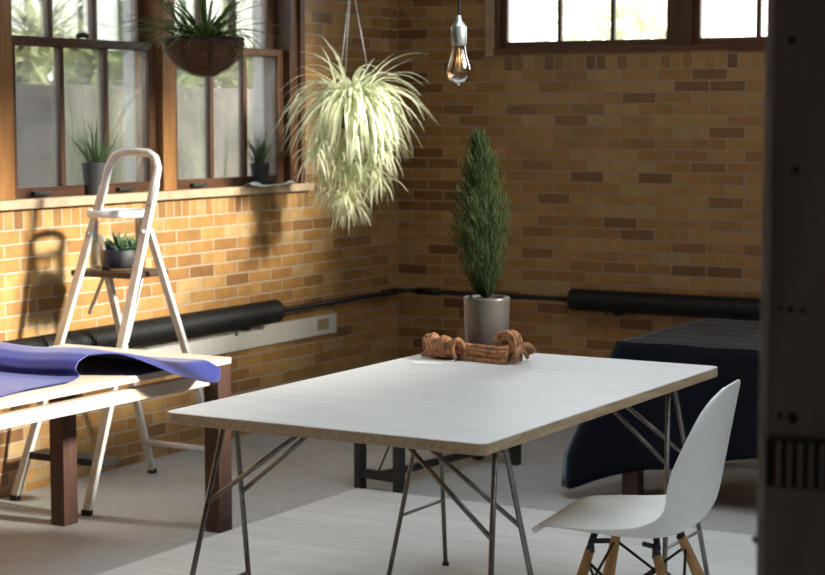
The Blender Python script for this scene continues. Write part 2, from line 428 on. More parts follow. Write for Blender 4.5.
# ------------------------------------------------------------------ windows of the end wall
def end_window(name, x0, x1, nm=3):
    w = sempty(name, ((x0+x1)/2, .04, BZ0))
    st = .038; z0, z1 = BZ0+.012, BZ1-.03
    m = MB(); m.box(x0, x0+st, .02, .06, z0, z1, .003); m.box(x1-st, x1, .02, .06, z0, z1, .003)
    f = m.build('sash', M['frame'], w)
    h = MB(); h.box(x0+.03, x1-.03, .021, .059, z0, z0+.033, .003); h.build('bottom_rail', M['frame_hx'], f)
    h = MB(); h.box(x0+.03, x1-.03, .021, .059, z1-.04, z1, .003); h.build('top_rail', M['frame_hx'], f)
    g0, g1 = x0+st, x1-st
    for k in range(1, nm):
        xc = g0+(g1-g0)*k/nm
        b = MB(); b.box(xc-.011, xc+.011, .026, .054, z0+.03, z1-.03, .003); b.build('muntin', M['frame'], f)
    for k in range(nm):
        a = g0+(g1-g0)*k/nm; c = g0+(g1-g0)*(k+1)/nm
        p = MB(); p.box(a+.005, c-.005, .038, .042, z0+.03, z1-.03); p.build('pane', M['glass'], f)
end_window('window_3', .598, 1.544)
end_window('window_4', 1.640, 2.586)
end_window('window_5', 2.682, 3.449)
mb = MB(); mb.box(BX0+.001, BX1-.001, .0, .10, BZ1-.031, BZ1-.001, .003); struct(mb.build('trim_16', M['frame_hx']))
mb = MB(); mb.box(.525, BX0+.002, -.018, .02, BZ0-.03, BZ1+.04, .003); struct(mb.build('trim_11', M['sill']))
mb = MB(); mb.box(BX0+.001, .598, -.012, .10, BZ0, BZ1, .003); struct(mb.build('trim_12', M['frame']))
mb = MB(); mb.box(1.545, 1.639, -.006, .10, BZ0, BZ1, .003); struct(mb.build('trim_13', M['frame']))
mb = MB(); mb.box(2.587, 2.681, -.006, .10, BZ0, BZ1, .003); struct(mb.build('trim_14', M['frame']))
mb = MB(); mb.box(BX0+.001, BX1, -.022, .10, BZ0-.014, BZ0+.012, .003); struct(mb.build('trim_15', M['frame_hx']))

# unseen clerestory and rooflight glazing, added to bring in sun and top light
def clerestory(name, y0, y1, gm='glass', CZ0=CZ0, CZ1=CZ3):
    w = sempty(name, (XR+.1, (y0+y1)/2, CZ0))
    m = MB()
    for a, b_ in ((y0, y0+.05), (y1-.05, y1)): m.box(XR+.08, XR+.13, a, b_, CZ0, CZ1)
    m.box(XR+.08, XR+.13, y0+.05, y1-.05, CZ0, CZ0+.05); m.box(XR+.08, XR+.13, y0+.05, y1-.05, CZ1-.05, CZ1)
    f = m.build('sash', M['frame'], w)
    p = MB(); p.box(XR+.10, XR+.104, y0+.05, y1-.05, CZ0+.05, CZ1-.05); p.build('pane', M[gm], f)
clerestory('unseen_window_6', CY0, -3.9); clerestory('unseen_window_7', -3.9, CYM); clerestory('unseen_window_9', CYM, -1.0, 'glass', CZ2)
clerestory('unseen_window_10', -1.0, CY1, 'glass_dimmer', CZ2, 3.74); clerestory('unseen_window_11', -1.0, CY1, 'glass', 3.74, CZ1)  # unseen; lower pane tinted to weaken sun on the wall, upper clear for plant
w = sempty('unseen_window_8', ((SX0+SX1)/2, (SY0+SY1)/2, ZC))
m = MB()
for k in range(4):
    xx = SX0 + .03 + (SX1-SX0-.06)*k/3
    m.box(xx-.03, xx+.03, SY0, SY1, ZC, ZC+.10)
f = m.build('rooflight_bars', M['white_trim'], w)
for k in range(3):
    a = SX0+.06+(SX1-SX0-.06)*k/3; c = SX0+(SX1-SX0-.06)*(k+1)/3
    p = MB(); p.box(a, c, SY0, SY1, ZC+.05, ZC+.056); p.build('pane', M['glass'], f)

# ------------------------------------------------------------------ outside
mb = MB(); mb.box(-9, -.36, -8, 9, -.12, -.02); struct(mb.build('ground', M['ground']))
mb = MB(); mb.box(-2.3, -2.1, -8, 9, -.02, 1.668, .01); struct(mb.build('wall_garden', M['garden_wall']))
mb = MB(); mb.box(-.35, 9, .36, 9, -.12, -.02); struct(mb.build('ground_end', M['ground']))
def leaf_cloud(mb, c, rad, n, size, rnd):
    c = Vector(c)
    for _ in range(n):
        d = Vector((rnd.gauss(0,1), rnd.gauss(0,1), rnd.gauss(0,1))).normalized()
        rr = rnd.random()**.45
        p = c + Vector((d.x*rad[0], d.y*rad[1], d.z*rad[2]))*rr
        t = Vector((rnd.uniform(-1,1), rnd.uniform(-1,1), rnd.uniform(-.6,.8))).normalized()
        L = size*rnd.uniform(.6,1.4)
        mb.ribbon([p, p+t*L*.5+Vector((0,0,-.05*L)), p+t*L+Vector((0,0,-.25*L))], [.01*L, .22*L, .02*L], (rnd.uniform(-1,1), rnd.uniform(-1,1), rnd.uniform(-1,1)))
rnd = random.Random(3)
shr = [((-3.0,-1.86,2.05),(.42,.44,.75),'pale feathery shrub over garden wall seen through left pane of first window','shrub2'),
       ((-3.1,-.70,2.1),(.45,.52,.85),'green bushy shrub over garden wall behind the meeting rail of first window','shrub'),
       ((-3.2,.42,2.3),(.48,.55,1.05),'tall loose shrub over garden wall left of the coir basket','shrub2'),
       ((-3.1,1.58,2.2),(.46,.56,.95),'leafy green shrub over garden wall behind the hanging coir basket','shrub'),
       ((-3.2,2.78,2.3),(.50,.60,1.05),'yellow green shrub over garden wall right of the coir basket','shrub2')]
for c, r_, lab, mt in shr:
    t = thing('garden_shrub', (c[0], c[1], -.02), lab, 'shrub', 'shrubs beyond the garden wall')
    m = MB(); leaf_cloud(m, c, r_, 2600, .15, rnd); m.build('foliage', M[mt], t)
    m = MB()
    for k in range(4):
        a = k*1.6
        m.tube([(c[0]+.03*math.cos(a), c[1]+.03*math.sin(a), -.02), (c[0]+.1*math.cos(a), c[1]+.1*math.sin(a), 1.), (c[0]+.3*math.cos(a), c[1]+.3*math.sin(a), c[2]+.2)], [.03,.022,.008], 6)
    m.build('stem', M['bark'], t)
t = thing('garden_tree', (-1.5, 7.5, -.02), 'pale green tree outside the high end wall windows', 'tree')
m = MB(); leaf_cloud(m, (-1.9,7.5,2.5), (.9,.9,.7), 700, .22, rnd); m.build('foliage', M['pale_leaf'], t)
m = MB(); m.tube([(-1.5,7.5,-.02),(-1.48,7.5,1.5),(-1.55,7.5,2.8)], [.09,.07,.03], 8); m.build('trunk', M['bark'], t)

def strap0(m, p, az, el, length, droop, w, rnd, seg=7):
    d = Vector((math.cos(az)*math.cos(el), math.sin(az)*math.cos(el), math.sin(el)))
    pts = [Vector(p)]
    for i in range(seg):
        d = (d + Vector((0,0,-droop/seg))).normalized(); pts.append(pts[-1]+d*length/seg)
    m.ribbon(pts, [w*(1-(i/seg)**2)+.001 for i in range(seg+1)], (-math.sin(az), math.cos(az), 0), curl=.3)
for gx, gy, hh, lab in ((-1.35,-.80,1.85,'tall pale grass clump outside by the garden wall behind the ladder hoop'), (-1.2,-.02,1.80,'small green grass clump outside at left edge of the second window')):
    t = thing('garden_grass', (gx, gy, -.02), lab, 'grass clump'); t['kind'] = 'thing'
    m = MB()
    for i in range(90 if gx < -1.3 else 16):
        a = rnd.uniform(0, 6.283)
        strap0(m, (gx+.06*math.cos(a), gy+.06*math.sin(a), -.02), a, rnd.uniform(1.43,1.56), hh*rnd.uniform(.7,1.05), rnd.uniform(.05,.4), .013, rnd)
    m.build('foliage', M['shrub2'] if gx < -1.3 else M['shrub'], t)

# ------------------------------------------------------------------ white board platform
mb = MB(); mb.box(1.165, 4.25, -5.9, -2.30, .0, .025, .003)
tag(mb.build('floor_platform', M['boards']), 'low white washed board platform on the concrete under the pale table', 'platform')
PZ = .025

# ------------------------------------------------------------------ main table
T = thing('work_table', (2.545, -3.96, PZ), 'large pale rectangular table with steel rod legs on the white platform', 'table')
mb = MB()
bm = bmesh.new(); bmesh.ops.create_cube(bm, size=1)
for v in bm.verts: v.co = Vector((2.5465+v.co.x*.925, -3.955+v.co.y*1.515, .73+v.co.z*.03))
ve = [e for e in bm.edges if abs(e.verts[0].co.z-e.verts[1].co.z) > .01]
bmesh.ops.bevel(bm, geom=ve, offset=.022, segments=4, affect='EDGES', profile=.5)
bmesh.ops.bevel(bm, geom=[e for e in bm.edges if abs(e.verts[0].co.z-e.verts[1].co.z) < .001], offset=.003, segments=2, affect='EDGES', profile=.5)
bm.verts.index_update()
for f in bm.faces:
    vs = [v.co.copy() for v in f.verts]
    mb.add(vs, [list(range(len(vs)))], 0 if f.normal.z > .3 else 1)
bm.free()
mb.build('tabletop', [M['table_top'], M['ply_edge']], T)
xL, xR, yF, yB, tt, bb, ll = 2.146, 2.942, -4.509, -3.417, .021, .192, .064
for x, y, s in ((xL,yF,-1), (xL,yB,-1), (xR,yF,1), (xR,yB,1)):
    def pt(sd, z):
        k = (.715-z)/(.715-PZ)
        return Vector((x+s*ll*k, y+sd*(tt+(bb-tt)*k), z))
    m = MB(); m.tube([pt(-1,PZ+.004), pt(-1,.4), pt(-1,.707), pt(1,.707), pt(1,.4), pt(1,PZ+.004)], .0075, 10)
    leg = m.build('leg', M['steel'], T)
    m = MB(); m.tube([pt(-1,.255), pt(1,.255)], .0055, 8); m.build('crossbar', M['galv'], leg)
    for sd in (-1, 1):
        a = pt(sd,.49)
        m = MB(); m.tube([a, (x-s*.27, y+sd*.03, .712)], .0065, 8)
        m.build('brace', M['steel'], leg)
    m = MB(); m.box(x-.05, x+.05, y-.06, y+.06, .709, .715); m.build('mounting_plate', M['steel'], leg)
    m = MB(); m.box(x-s*.27-.03, x-s*.27+.03, y-.05, y+.05, .709, .715); m.build('mounting_plate', M['steel'], leg)
    for sd in (-1, 1):
        p = pt(sd, PZ); m = MB(); m.lathe([(.001,0),(.011,0),(.012,.006),(.009,.012),(.001,.013)], (p.x, p.y, PZ), 12)
        m.build('foot_glide', M['rubber'], leg)

# ------------------------------------------------------------------ conifer pot
CX, CY, TZ = 2.27, -3.30, .745
P = thing('potted_conifer', (CX, CY, TZ), 'small dark green conical conifer in a grey glazed pot on the table', 'potted plant')
m = MB(); m.lathe([(.0005,0),(.062,0),(.066,.006),(.0695,.06),(.0715,.12),(.073,.172),(.073,.180),(.070,.183),(.066,.180),(.065,.160),(.0005,.160)], (CX,CY,TZ), 40)
pot = m.build('pot', M['grey_pot'], P)
m = MB(); m.lathe([(.0005,.178),(.03,.179),(.065,.174)], (CX,CY,TZ), 24); m.build('soil', M['soil'], P)
m = MB(); m.tube([(CX,CY,TZ+.15),(CX+.003,CY,TZ+.27),(CX-.005,CY,TZ+.45),(CX-.02,CY,TZ+.66)], [.009,.008,.005,.001], 8); m.build('trunk', M['bark'], P)
env = [(0,.030),(.04,.055),(.09,.078),(.16,.097),(.22,.105),(.28,.097),(.34,.080),(.42,.055),(.47,.032),(.50,.014),(.53,.004)]
def er(h):
    for (a, ra), (b_, rb) in zip(env, env[1:]):
        if a <= h <= b_: return ra+(rb-ra)*(h-a)/(b_-a)
    return .003
m = MB(); rnd = random.Random(11)
for i in range(1000):
    h = rnd.random()**.85*.50
    a = rnd.uniform(0, 2*math.pi); q = rnd.random()**.5
    rr = er(h)*(.35+.65*q)*rnd.uniform(.8,1.1)
    lean = -.02*h/.5
    base = Vector((CX+lean+.2*rr*math.cos(a), CY+.2*rr*math.sin(a), TZ+.175+max(0,h-.06)))
    tip = Vector((CX-.012+lean+rr*math.cos(a), CY+rr*math.sin(a), TZ+.185+h+.012))
    n = 9
    for j in range(n):
        k = (j+1)/n
        p = base.lerp(tip, k)
        dr = (tip-base).normalized()
        for sg in (-1, 1):
            dd = (dr*.6 + Vector((0,0,.75)) + Vector((rnd.uniform(-1,1), rnd.uniform(-1,1), rnd.uniform(-.2,.4)))*.6).normalized()
            L = rnd.uniform(.014,.028)
            m.ribbon([p, p+dd*L*.5, p+dd*L], [.0004,.0007,.0001], (rnd.uniform(-1,1), rnd.uniform(-1,1), .2))
m.build('foliage', M['conifer'], P)

# ------------------------------------------------------------------ bundle of tan cord lying against the pot
B = thing('cord_bundle', (2.30, -3.43, TZ), 'folded hank of thick tan cord lying in front of the grey pot', 'cord')
rnd = random.Random(5)
m = MB()
for i in range(26):      # straight middle strands
    yy = -3.485 + (i%6)*.018 + rnd.uniform(-.004,.004); zz = TZ+.0075+(i//6)*.0115
    pts = []
    for k in range(11):
        u = k/10; sag = .010*(1-(2*u-1)**2)*(i//6)/4
        pts.append((2.15+u*.30+rnd.uniform(-.002,.002), yy+.010*math.sin(u*5+i), max(TZ+.0075, zz-sag+.004*math.sin(u*7+i*2))))
    m.tube(pts, .0072, 7)
m.build('strands', M['hemp'], B)
m = MB()
for i in range(15):      # scalloped loops of the left end
    u = i/14
    cx = 2.095+u*.155; cy = -3.40-u*.085; r1 = .027+.006*math.sin(i*1.9)
    pts = []
    for k in range(15):
        w = -0.30*math.pi + k/14*1.6*math.pi
        pts.append((cx + .016*math.cos(w)+.014*math.sin(i), cy - .030*math.sin(w*.6), TZ+.036+r1*math.sin(w)))
    m.tube(pts, .0072, 7)
for i in range(7):
    cx = 2.15+i*.014
    pts = [(cx+.03*math.sin(k/10*3.0)-.04, -3.485-.012*math.sin(k/10*3.1), TZ+.010+.050*k/10) for k in range(11)]
    m.tube(pts, .0072, 7)
m.build('folded_loops', M['hemp'], B)
m = MB()
for q in range(3):       # the coil wound at the right end
    pts = []
    for k in range(56):
        w = k/55*2*math.pi*2.6 + q*1.1
        r1 = .017+.0098*(w-q*1.1)/(2*math.pi)
        pts.append((2.432+r1*math.cos(w), -3.475+q*.022, TZ+.062+r1*.9*math.sin(w)))
    m.tube(pts, .0066, 7)
for q in range(6):
    pts = [(2.462+.008*math.sin(k/11*3+q)+.004*q, -3.49+k*.010, TZ+.010+.028*math.sin(k/11*3.1)+.004*q) for k in range(12)]
    m.tube(pts, .0072, 7)
m.build('end_coil', M['hemp'], B)
for o_ in B.children:
    for v in o_.data.vertices: v.co.x = 2.302+(v.co.x-2.29)*.88
# paper tag
m = MB()
m.box(-.045,.045,-.022,.022,0,.0012, xf=Matrix.Translation((2.215,-3.59,TZ+.001))@Matrix.Rotation(R(18),4,'Z'))
tg = m.build('paper_tag', M['paper']); tag(tg, 'small white paper tag lying on the table beside the cord', 'tag')
m = MB(); m.tube([(2.25,-3.575,TZ+.0035),(2.265,-3.55,TZ+.004),(2.275,-3.52,TZ+.006)], .0012, 6); m.build('string', M['paper'], tg)

# ------------------------------------------------------------------ shell chair
CHX, CHY = 3.075, -3.985
CH = thing('shell_chair', (CHX, CHY, PZ), 'white moulded shell chair on light wooden dowel legs beside the table', 'chair')
rot = Matrix.Translation((CHX, CHY, PZ-.012)) @ Matrix.Rotation(R(187), 4, 'Z') @ Matrix.Diagonal((.965,.965,.968,1))
prof = [(.243,.404,.135,0,0),(.240,.420,.165,0,0),(.226,.433,.188,.001,0),(.19,.440,.206,.006,0),(.13,.437,.222,.014,0),(.06,.428,.232,.026,0),(-.01,.420,.236,.040,0),
        (-.08,.417,.236,.054,.004),(-.135,.424,.232,.068,.014),(-.175,.444,.226,.072,.034),(-.203,.480,.219,.060,.056),(-.222,.53,.214,.045,.068),(-.238,.59,.210,.030,.066),
        (-.254,.65,.204,.018,.056),(-.270,.71,.194,.008,.044),(-.285,.765,.178,0,.032),(-.296,.80,.155,-.004,.022),(-.303,.820,.12,-.006,.012),(-.306,.829,.07,-.004,.005)]
m = MB()
def shell(u, v):
    f = u*(len(prof)-1); i = min(int(f), len(prof)-2); k = f-i
    a, b_ = prof[i], prof[i+1]
    x, z, hw, ri, fw = [a[q]+(b_[q]-a[q])*k for q in range(5)]
    t = v*2-1
    e = abs(t)**2.4
    x += .040*max(0, min(1, (z-.44)/.38))
    yy = hw*math.sin(t*math.pi/2*.96)/math.sin(math.pi/2*.96)
    return rot @ Vector((x+fw*e, yy, z+ri*e))
m.grid(shell, 36, 24)
sh = m.build('seat_shell', M['white_plastic'], CH, solid=.006, sub=1)
m = MB()
tops = []
for sx, sy in ((1,1),(1,-1),(-1,1),(-1,-1)):
    top = Vector((.093*sx-.004, .125*sy, .372)); bot = Vector((.205*sx-.03, .215*sy, .012))
    tops.append((top, bot))
    lg = MB(); lg.tube([rot@top, rot@top.lerp(bot,.35), rot@bot], [.0125,.0165,.0115], 14); lo = lg.build('leg', M['maple'], CH)
    bk = MB(); bk.tube([rot@(top+Vector((-.045*sx, -.03*sy,.022))), rot@(top+Vector((-.006*sx,0,.024))), rot@(top+Vector((.0,0,-.004)))], [.007,.0085,.0135], 10); bk.build('bracket', M['dull_black'], lo)
    gl = MB(); gl.tube([rot@(bot+Vector((0,0,.004))), rot@bot], .0125, 12); gl.build('foot_glide', M['rubber'], lo)
# wire bracing
def at(i, k): return tops[i][0].lerp(tops[i][1], k)
for i, j in ((0,1),(1,3),(3,2),(2,0)):
    w_ = MB()
    w_.tube([rot@at(i,.08), rot@((at(i,.30)+at(j,.30))/2), rot@at(j,.62)], .0042, 6)
    w_.tube([rot@at(j,.08), rot@((at(i,.30)+at(j,.30))/2), rot@at(i,.62)], .0042, 6)
    w_.build('wire_brace', M['dull_black'], CH)
for sx in (1,-1):
    for sy in (1,-1):
        w_ = MB(); w_.tube([rot@Vector((.093*sx-.004,.12*sy,.385)), rot@Vector((.085*sx-.004,.105*sy,.416))], .009, 8)
        w_.build('shell_mount', M['dull_black'], CH)

# ------------------------------------------------------------------ work benches
def bench(name, label, x0, x1, y0, y1, zt, legs, rails):
    o = thing(name, ((x0+x1)/2, (y0+y1)/2, 0), label, 'workbench')
    m = MB(); m.box(x0, x1, y0, y1, zt-.023, zt, .002); m.build('benchtop', M['bench_timber'], o)
    for (a, b_, c, d) in legs:
        m = MB(); m.box(a, b_, c, d, 0, zt-.024, .002); m.build('leg', M['bench_leg'], o)
    for (a, b_, c, d, e, f) in rails:
        m = MB(); m.box(a, b_, c, d, e, f, .002); m.build('rail', M['bench_timber'], o)
    return o
bench('workbench', 'low brown timber workbench with sunlit top along the window wall', .335, 1.105, -5.7, -3.055, .63,
      [(1.04,1.105,-3.135,-3.058), (.485,.55,-3.33,-3.255), (1.04,1.105,-5.6,-5.53), (.485,.55,-5.6,-5.53)],
      [(1.03,1.07,-5.6,-3.14,.535,.578), (.50,.53,-5.6,-3.06,.535,.606)])
bench('workbench', 'low brown timber workbench under dark cloth beside the end wall', 2.125, 3.3, -1.905, -.98, .62,
      [(2.13,2.195,-1.90,-1.835), (2.13,2.195,-1.05,-.985), (3.23,3.295,-1.90,-1.835), (3.23,3.295,-1.05,-.985)],
      [(2.20,3.23,-1.895,-1.865,.53,.596), (2.20,3.23,-1.02,-.99,.53,.596)])
# dark cloth over the right bench
m = MB()
zt = .626
per = []          # skirt path: front edge from right to left, corner, left edge to the back
def skirt(u, v):
    # u 0..0.6 front (x 3.3 -> 2.118), .6..1 left (y -1.912 -> -.98)
    if u < .6:
        k = u/.6; x = 3.31+(2.118-3.31)*k; y = -1.912; nx, ny = 0, -1
    else:
        k = (u-.6)/.4; x = 2.118; y = -1.912+.93*k; nx, ny = -1, 0
    if u < .6: L = .395+.26*max(0, 2.68-x)+.045*math.exp(-((x-2.118)/.12)**2)
    else: L = .585-.25*k
    d = abs(u-.6)
    fl = math.exp(-(d/.13)**2)
    fold = .018*math.sin(u*46)*v + .010*math.sin(u*97+1)*v
    vv = min(1, v*1.28)
    ox = nx*(.01+.02*v+fold) - .185*fl*vv; oy = ny*(.012+.02*v+fold) - .02*fl*v
    drop = L*v
    return Vector((x+ox, y+oy, zt-drop if v > .02 else zt))
m.grid(skirt, 110, 14)
def topc(u, v):
    x = 2.108+(3.31-2.108)*u; y = -1.924+.944*v
    return Vector((x, y, zt+.002*math.sin(x*23+y*11)+.0015*math.sin(y*41)))
m.grid(topc, 40, 30)
c = m.build('cover_cloth', M['navy'], None, solid=.003)
tag(c, 'near black cloth draped over the bench beside the end wall', 'cloth')

# blue cloth on the left bench: one sheet, folded over into a roll
profile = [(-3.20,.634),(-3.26,.636),(-3.33,.641),(-3.41,.652),(-3.49,.672),(-3.57,.697),(-3.64,.713),(-3.70,.718),(-3.76,.712),(-3.80,.692),(-3.815,.668),(-3.80,.646),(-3.85,.637),(-4.08,.640),(-4.2,.637),(-4.34,.636),(-4.46,.636)]
hem = [1.16,1.20,1.235,1.25,1.245,1.215,1.15,1.085,1.04,1.03,1.03,1.035,1.045,1.05,1.06,1.05,1.04]
m = MB()
def lerp_list(L, f):
    f *= len(L)-1; i = min(int(f), len(L)-2); k = f-i
    if isinstance(L[0], tuple): return tuple(a+(b_-a)*k for a, b_ in zip(L[i], L[i+1]))
    return L[i]+(L[i+1]-L[i])*k
def sheet(u, v):
    y, z = lerp_list(profile, v); hx = lerp_list(hem, v)
    x = .36+(hx-.36)*u
    z += .004*math.sin(x*17+y*9)*(1 if z > .65 else .3)
    y += -.18*(1.05-x)*.35
    if v < .5 and x > 1.10: z -= min(.06, (x-1.10)**1.2*.75)
    return Vector((x, y, z))
m.grid(sheet, 48, 64)
tag(m.build('blue_cloth', M['blue'], None, solid=.003, sub=1), 'deep blue cloth folded over on the sunlit bench', 'cloth')

# ------------------------------------------------------------------ low dark bench behind the table
D = thing('low_bench', (1.29, -1.83, 0), 'low black trestle bench on the concrete behind the pale table', 'bench')
rz = Matrix.Translation((1.215,-2.215,0)) @ Matrix.Rotation(R(-8.3), 4, 'Z')
for lx, ly in ((-.095,.0),(.105,.0),(-.095,.80),(.105,.80)):
    m = MB(); m.box(lx-.017, lx+.017, ly-.02, ly+.02, 0, .34, .002, xf=rz); m.build('leg', M['dull_black'], D)
for ly in (.0,.80):
    m = MB(); m.box(-.078, .088, ly-.015, ly+.015, .048, .082, .002, xf=rz); m.build('end_rail', M['dull_black'], D)
    m = MB(); m.tube([rz@Vector((.095,ly,.27)), rz@Vector((0,ly,.08))], .004, 6); m.build('end_brace', M['dull_black'], D)
m = MB(); m.box(-.012, .012, .016, .785, .05, .078, .002, xf=rz); m.build('stretcher', M['dull_black'], D)
m = MB(); m.box(-.13, .14, -.04, .84, .341, .365, .003, xf=rz); m.build('bench_seat', M['dull_black'], D)

# ------------------------------------------------------------------ step ladder
L = thing('step_ladder', (.30, -2.75, 0), 'white painted metal step ladder standing under the garden windows', 'ladder')
def plerp(a, b_, k): return Vector(a)+(Vector(b_)-Vector(a))*k
fl_, fr_ = Vector((.075,-3.07,0)), Vector((.495,-3.14,0))
tl, tr = Vector((.322,-2.80,1.22)), Vector((.572,-2.80,1.24))
def flat_rail(m, a, b_, w, d):
    a = Vector(a); b_ = Vector(b_); t = (b_-a).normalized()
    sx = Vector((1,0,0)); sx = (sx-t*sx.dot(t)).normalized(); sy = t.cross(sx)
    vs = []
    for p in (a, b_):
        for i, j in ((-1,-1),(1,-1),(1,1),(-1,1)): vs.append(p+sx*w*i+sy*d*j)
    m.add(vs, [(0,1,2,3),(7,6,5,4),(0,4,5,1),(1,5,6,2),(2,6,7,3),(3,7,4,0)], 0, False)
for a, b_ in ((fl_, tl), (fr_, tr)):
    m = MB(); flat_rail(m, a+Vector((0,0,.012)), b_, .017, .011); r_ = m.build('front_rail', M['alu'], L, bev=.003)
    m = MB(); m.box(a.x-.019, a.x+.019, a.y-.013, a.y+.013, 0, .022, .003); m.build('rubber_foot', M['rubber'], r_)
m = MB()
pts = [plerp(fl_,tl,.93), tl]
pts += [Vector((.335,-2.79,1.29)), Vector((.36,-2.785,1.335)), Vector((.395,-2.78,1.352)), Vector((.45,-2.78,1.356)), Vector((.525,-2.78,1.352)), Vector((.56,-2.785,1.335)), Vector((.578,-2.79,1.295)), tr, plerp(fr_,tr,.93)]
m.tube(pts, .016, 12); m.build('handle_hoop', M['alu'], L)
rl0, rr0 = plerp(fl_,tl,.845)+Vector((.015,.03,0)), plerp(fr_,tr,.855)+Vector((-.008,.03,0))
rl1, rr1 = Vector((.20,-2.37,0)), Vector((.60,-2.40,0))
for a, b_ in ((rl1, rl0), (rr1, rr0)):
    m = MB(); flat_rail(m, a+Vector((0,0,.012)), b_, .015, .010); r_ = m.build('rear_rail', M['alu'], L, bev=.003)
    m = MB(); m.box(a.x-.017, a.x+.017, a.y-.012, a.y+.012, 0, .022, .003); m.build('rubber_foot', M['rubber'], r_)
for k in (.14,):
    a = plerp(rl1,rl0,k); b_ = plerp(rr1,rr0,k)
    m = MB(); m.tube([a, b_], .012, 10); m.build('rear_crossbar', M['alu'], L)
m = MB(); m.tube([plerp(fl_,tl,.475)+Vector((0,-.012,0)), plerp(fr_,tr,.475)+Vector((0,-.012,0))], .008, 8); m.build('front_crossbar', M['alu'], L)
def step(k, dep, th, name):
    a = plerp(fl_,tl,k); b_ = plerp(fr_,tr,k)
    m = MB(); m.box(a.x+.012, b_.x-.012, a.y-.01, a.y-.01+dep, a.z-th/2, a.z+th/2, .004); m.build(name, M['dull_black'], L)
    return a, b_
step(.145, .10, .028, 'step'); step(.455, .10, .028, 'step')
m = MB(); m.box(.195, .500, -2.86, -2.63, .868, .892, .005); m.build('platform', M['dark_timber'], L)
m = MB(); flat_rail(m, (.205,-2.66,.87), (.15,-2.70,.70), .006, .004); m.build('folding_stay', M['alu'], L)
m = MB(); flat_rail(m, (.50,-2.80,.868), (.455,-2.84,.62), .006, .004); m.build('folding_stay', M['alu'], L)
for p in (plerp(fl_,tl,.85), plerp(fr_,tr,.85)):
    m = MB(); m.lathe([(.0005,-.025),(.009,-.024),(.010,-.018),(.010,0)], (p.x, p.y, p.z), 12, axis='y')
    m.build('pivot_bolt', M['galv'], L)

# glass jar on the ladder platform, with a planter of succulents inside
JX, JY, JZ = .33, -2.735, .893
m = MB(); m.lathe([(.0005,.0),(.100,.0),(.108,.006),(.110,.02),(.110,.215),(.113,.222),(.113,.232),(.107,.232),(.105,.222),(.105,.02),(.098,.006),(.0005,.006)], (JX,JY,JZ), 40)
j = m.build('glass_jar', M['clear'], None); tag(j, 'large clear glass jar standing on the ladder platform', 'jar')
m = MB(); m.lathe([(.106,.206),(.1165,.206),(.119,.214),(.119,.230),(.112,.234),(.106,.232),(.106,.206)], (JX,JY,JZ), 40); m.build('rim', M['white_trim'], j)
S = thing('succulent_planter', (JX+.01, JY, JZ+.006), 'dark planter of small green succulents inside the glass jar', 'potted plant')
m = MB(); m.lathe([(.0005,0),(.062,0),(.074,.01),(.082,.07),(.079,.072),(.074,.060),(.0005,.058)], (JX+.01,JY,JZ+.007), 28); m.build('pot', M['slate_pot'], S)
m = MB(); m.lathe([(.0005,.066),(.077,.062)], (JX+.01,JY,JZ+.007), 20); m.build('soil', M['soil'], S)
rnd = random.Random(2)
for dx, dy, hh in ((-.045,-.01,.04),(.015,-.02,.075),(.05,.02,.05),(-.01,.035,.045)):
    m = MB()
    for k in range(16):
        a = k*2.4; e = .3+1.1*(k/16)
        l_ = hh*(.7+.5*rnd.random())
        b0 = Vector((JX+.01+dx, JY+dy, JZ+.068+hh*.25*(k/16)))
        d_ = Vector((math.cos(a)*math.cos(e), math.sin(a)*math.cos(e), math.sin(e)))
        m.tube([b0, b0+d_*l_*.5, b0+d_*l_], [.004,.007,.0015], 6)
    m.build('succulent', M['succulent'], S)

# ------------------------------------------------------------------ heaters, pipe, panel on the walls
def heater_left():
    o = thing('pipe_heater', (.095,-2.6,.52), 'black finned pipe heater on the side wall behind the ladder', 'heater', 'finned pipe heaters')
    y0, y1 = -4.6, -1.275; c = (.085, 0, .577)
    m = MB(); pr = []
    n = int((y1-y0-.05)/.017)
    for i in range(n):
        y = y0+.03+i*.017
        pr += [(.042,y),(.055,y+.002),(.055,y+.010),(.042,y+.012)]
    m.lathe(pr, c, 20, axis='y'); m.build('fins', M['black_iron'], o)
    m = MB(); m.lathe([(.0005,y1-.035),(.054,y1-.033),(.056,y1-.028),(.056,y1-.006),(.050,y1),(.0005,y1)], c, 24, axis='y'); m.build('end_flange', M['black_iron'], o)
    for y in (-3.6,-2.45,-1.5):
        m = MB(); m.box(-.002, .09, y-.012, y+.012, .508, .524, .002); m.build('wall_bracket', M['black_iron'], o)
def heater_back():
    o = thing('pipe_heater', (2.2,-.095,.52), 'black finned pipe heater on the end wall above the dark covered bench', 'heater', 'finned pipe heaters')
    x0, x1 = 1.055, 3.6; c = (0, -.085, .577)
    m = MB(); pr = []
    n = int((x1-x0-.05)/.014)
    for i in range(n):
        x = x0+.03+i*.014
        pr += [(.049,x),(.055,x+.002),(.055,x+.012),(.049,x+.013)]
    m.lathe(pr, c, 20, axis='x'); m.build('fins', M['black_iron'], o)
    m = MB(); m.lathe([(.0005,x0),(.050,x0),(.056,x0+.006),(.056,x0+.028),(.054,x0+.033),(.0005,x0+.035)], c, 24, axis='x'); m.build('end_flange', M['black_iron'], o)
    for x in (1.3,2.3,3.3):
        m = MB(); m.box(x-.012, x+.012, -.09, .002, .508, .524, .002); m.build('wall_bracket', M['black_iron'], o)
heater_left(); heater_back()
m = MB(); pp = [(.085,-1.275,.577),(.085,-.16,.577)]
for k in range(1,7):
    w = k/6*math.pi/2; pp.append((.085+.075*(1-math.cos(w)), -.16+.075*math.sin(w), .577))
pp.append((1.055,-.085,.577))
m.tube(pp, .0125, 12)
o = m.build('heating_pipe', M['black_iron'], None); tag(o, 'thin black heating pipe turning the corner between both heaters', 'pipe')
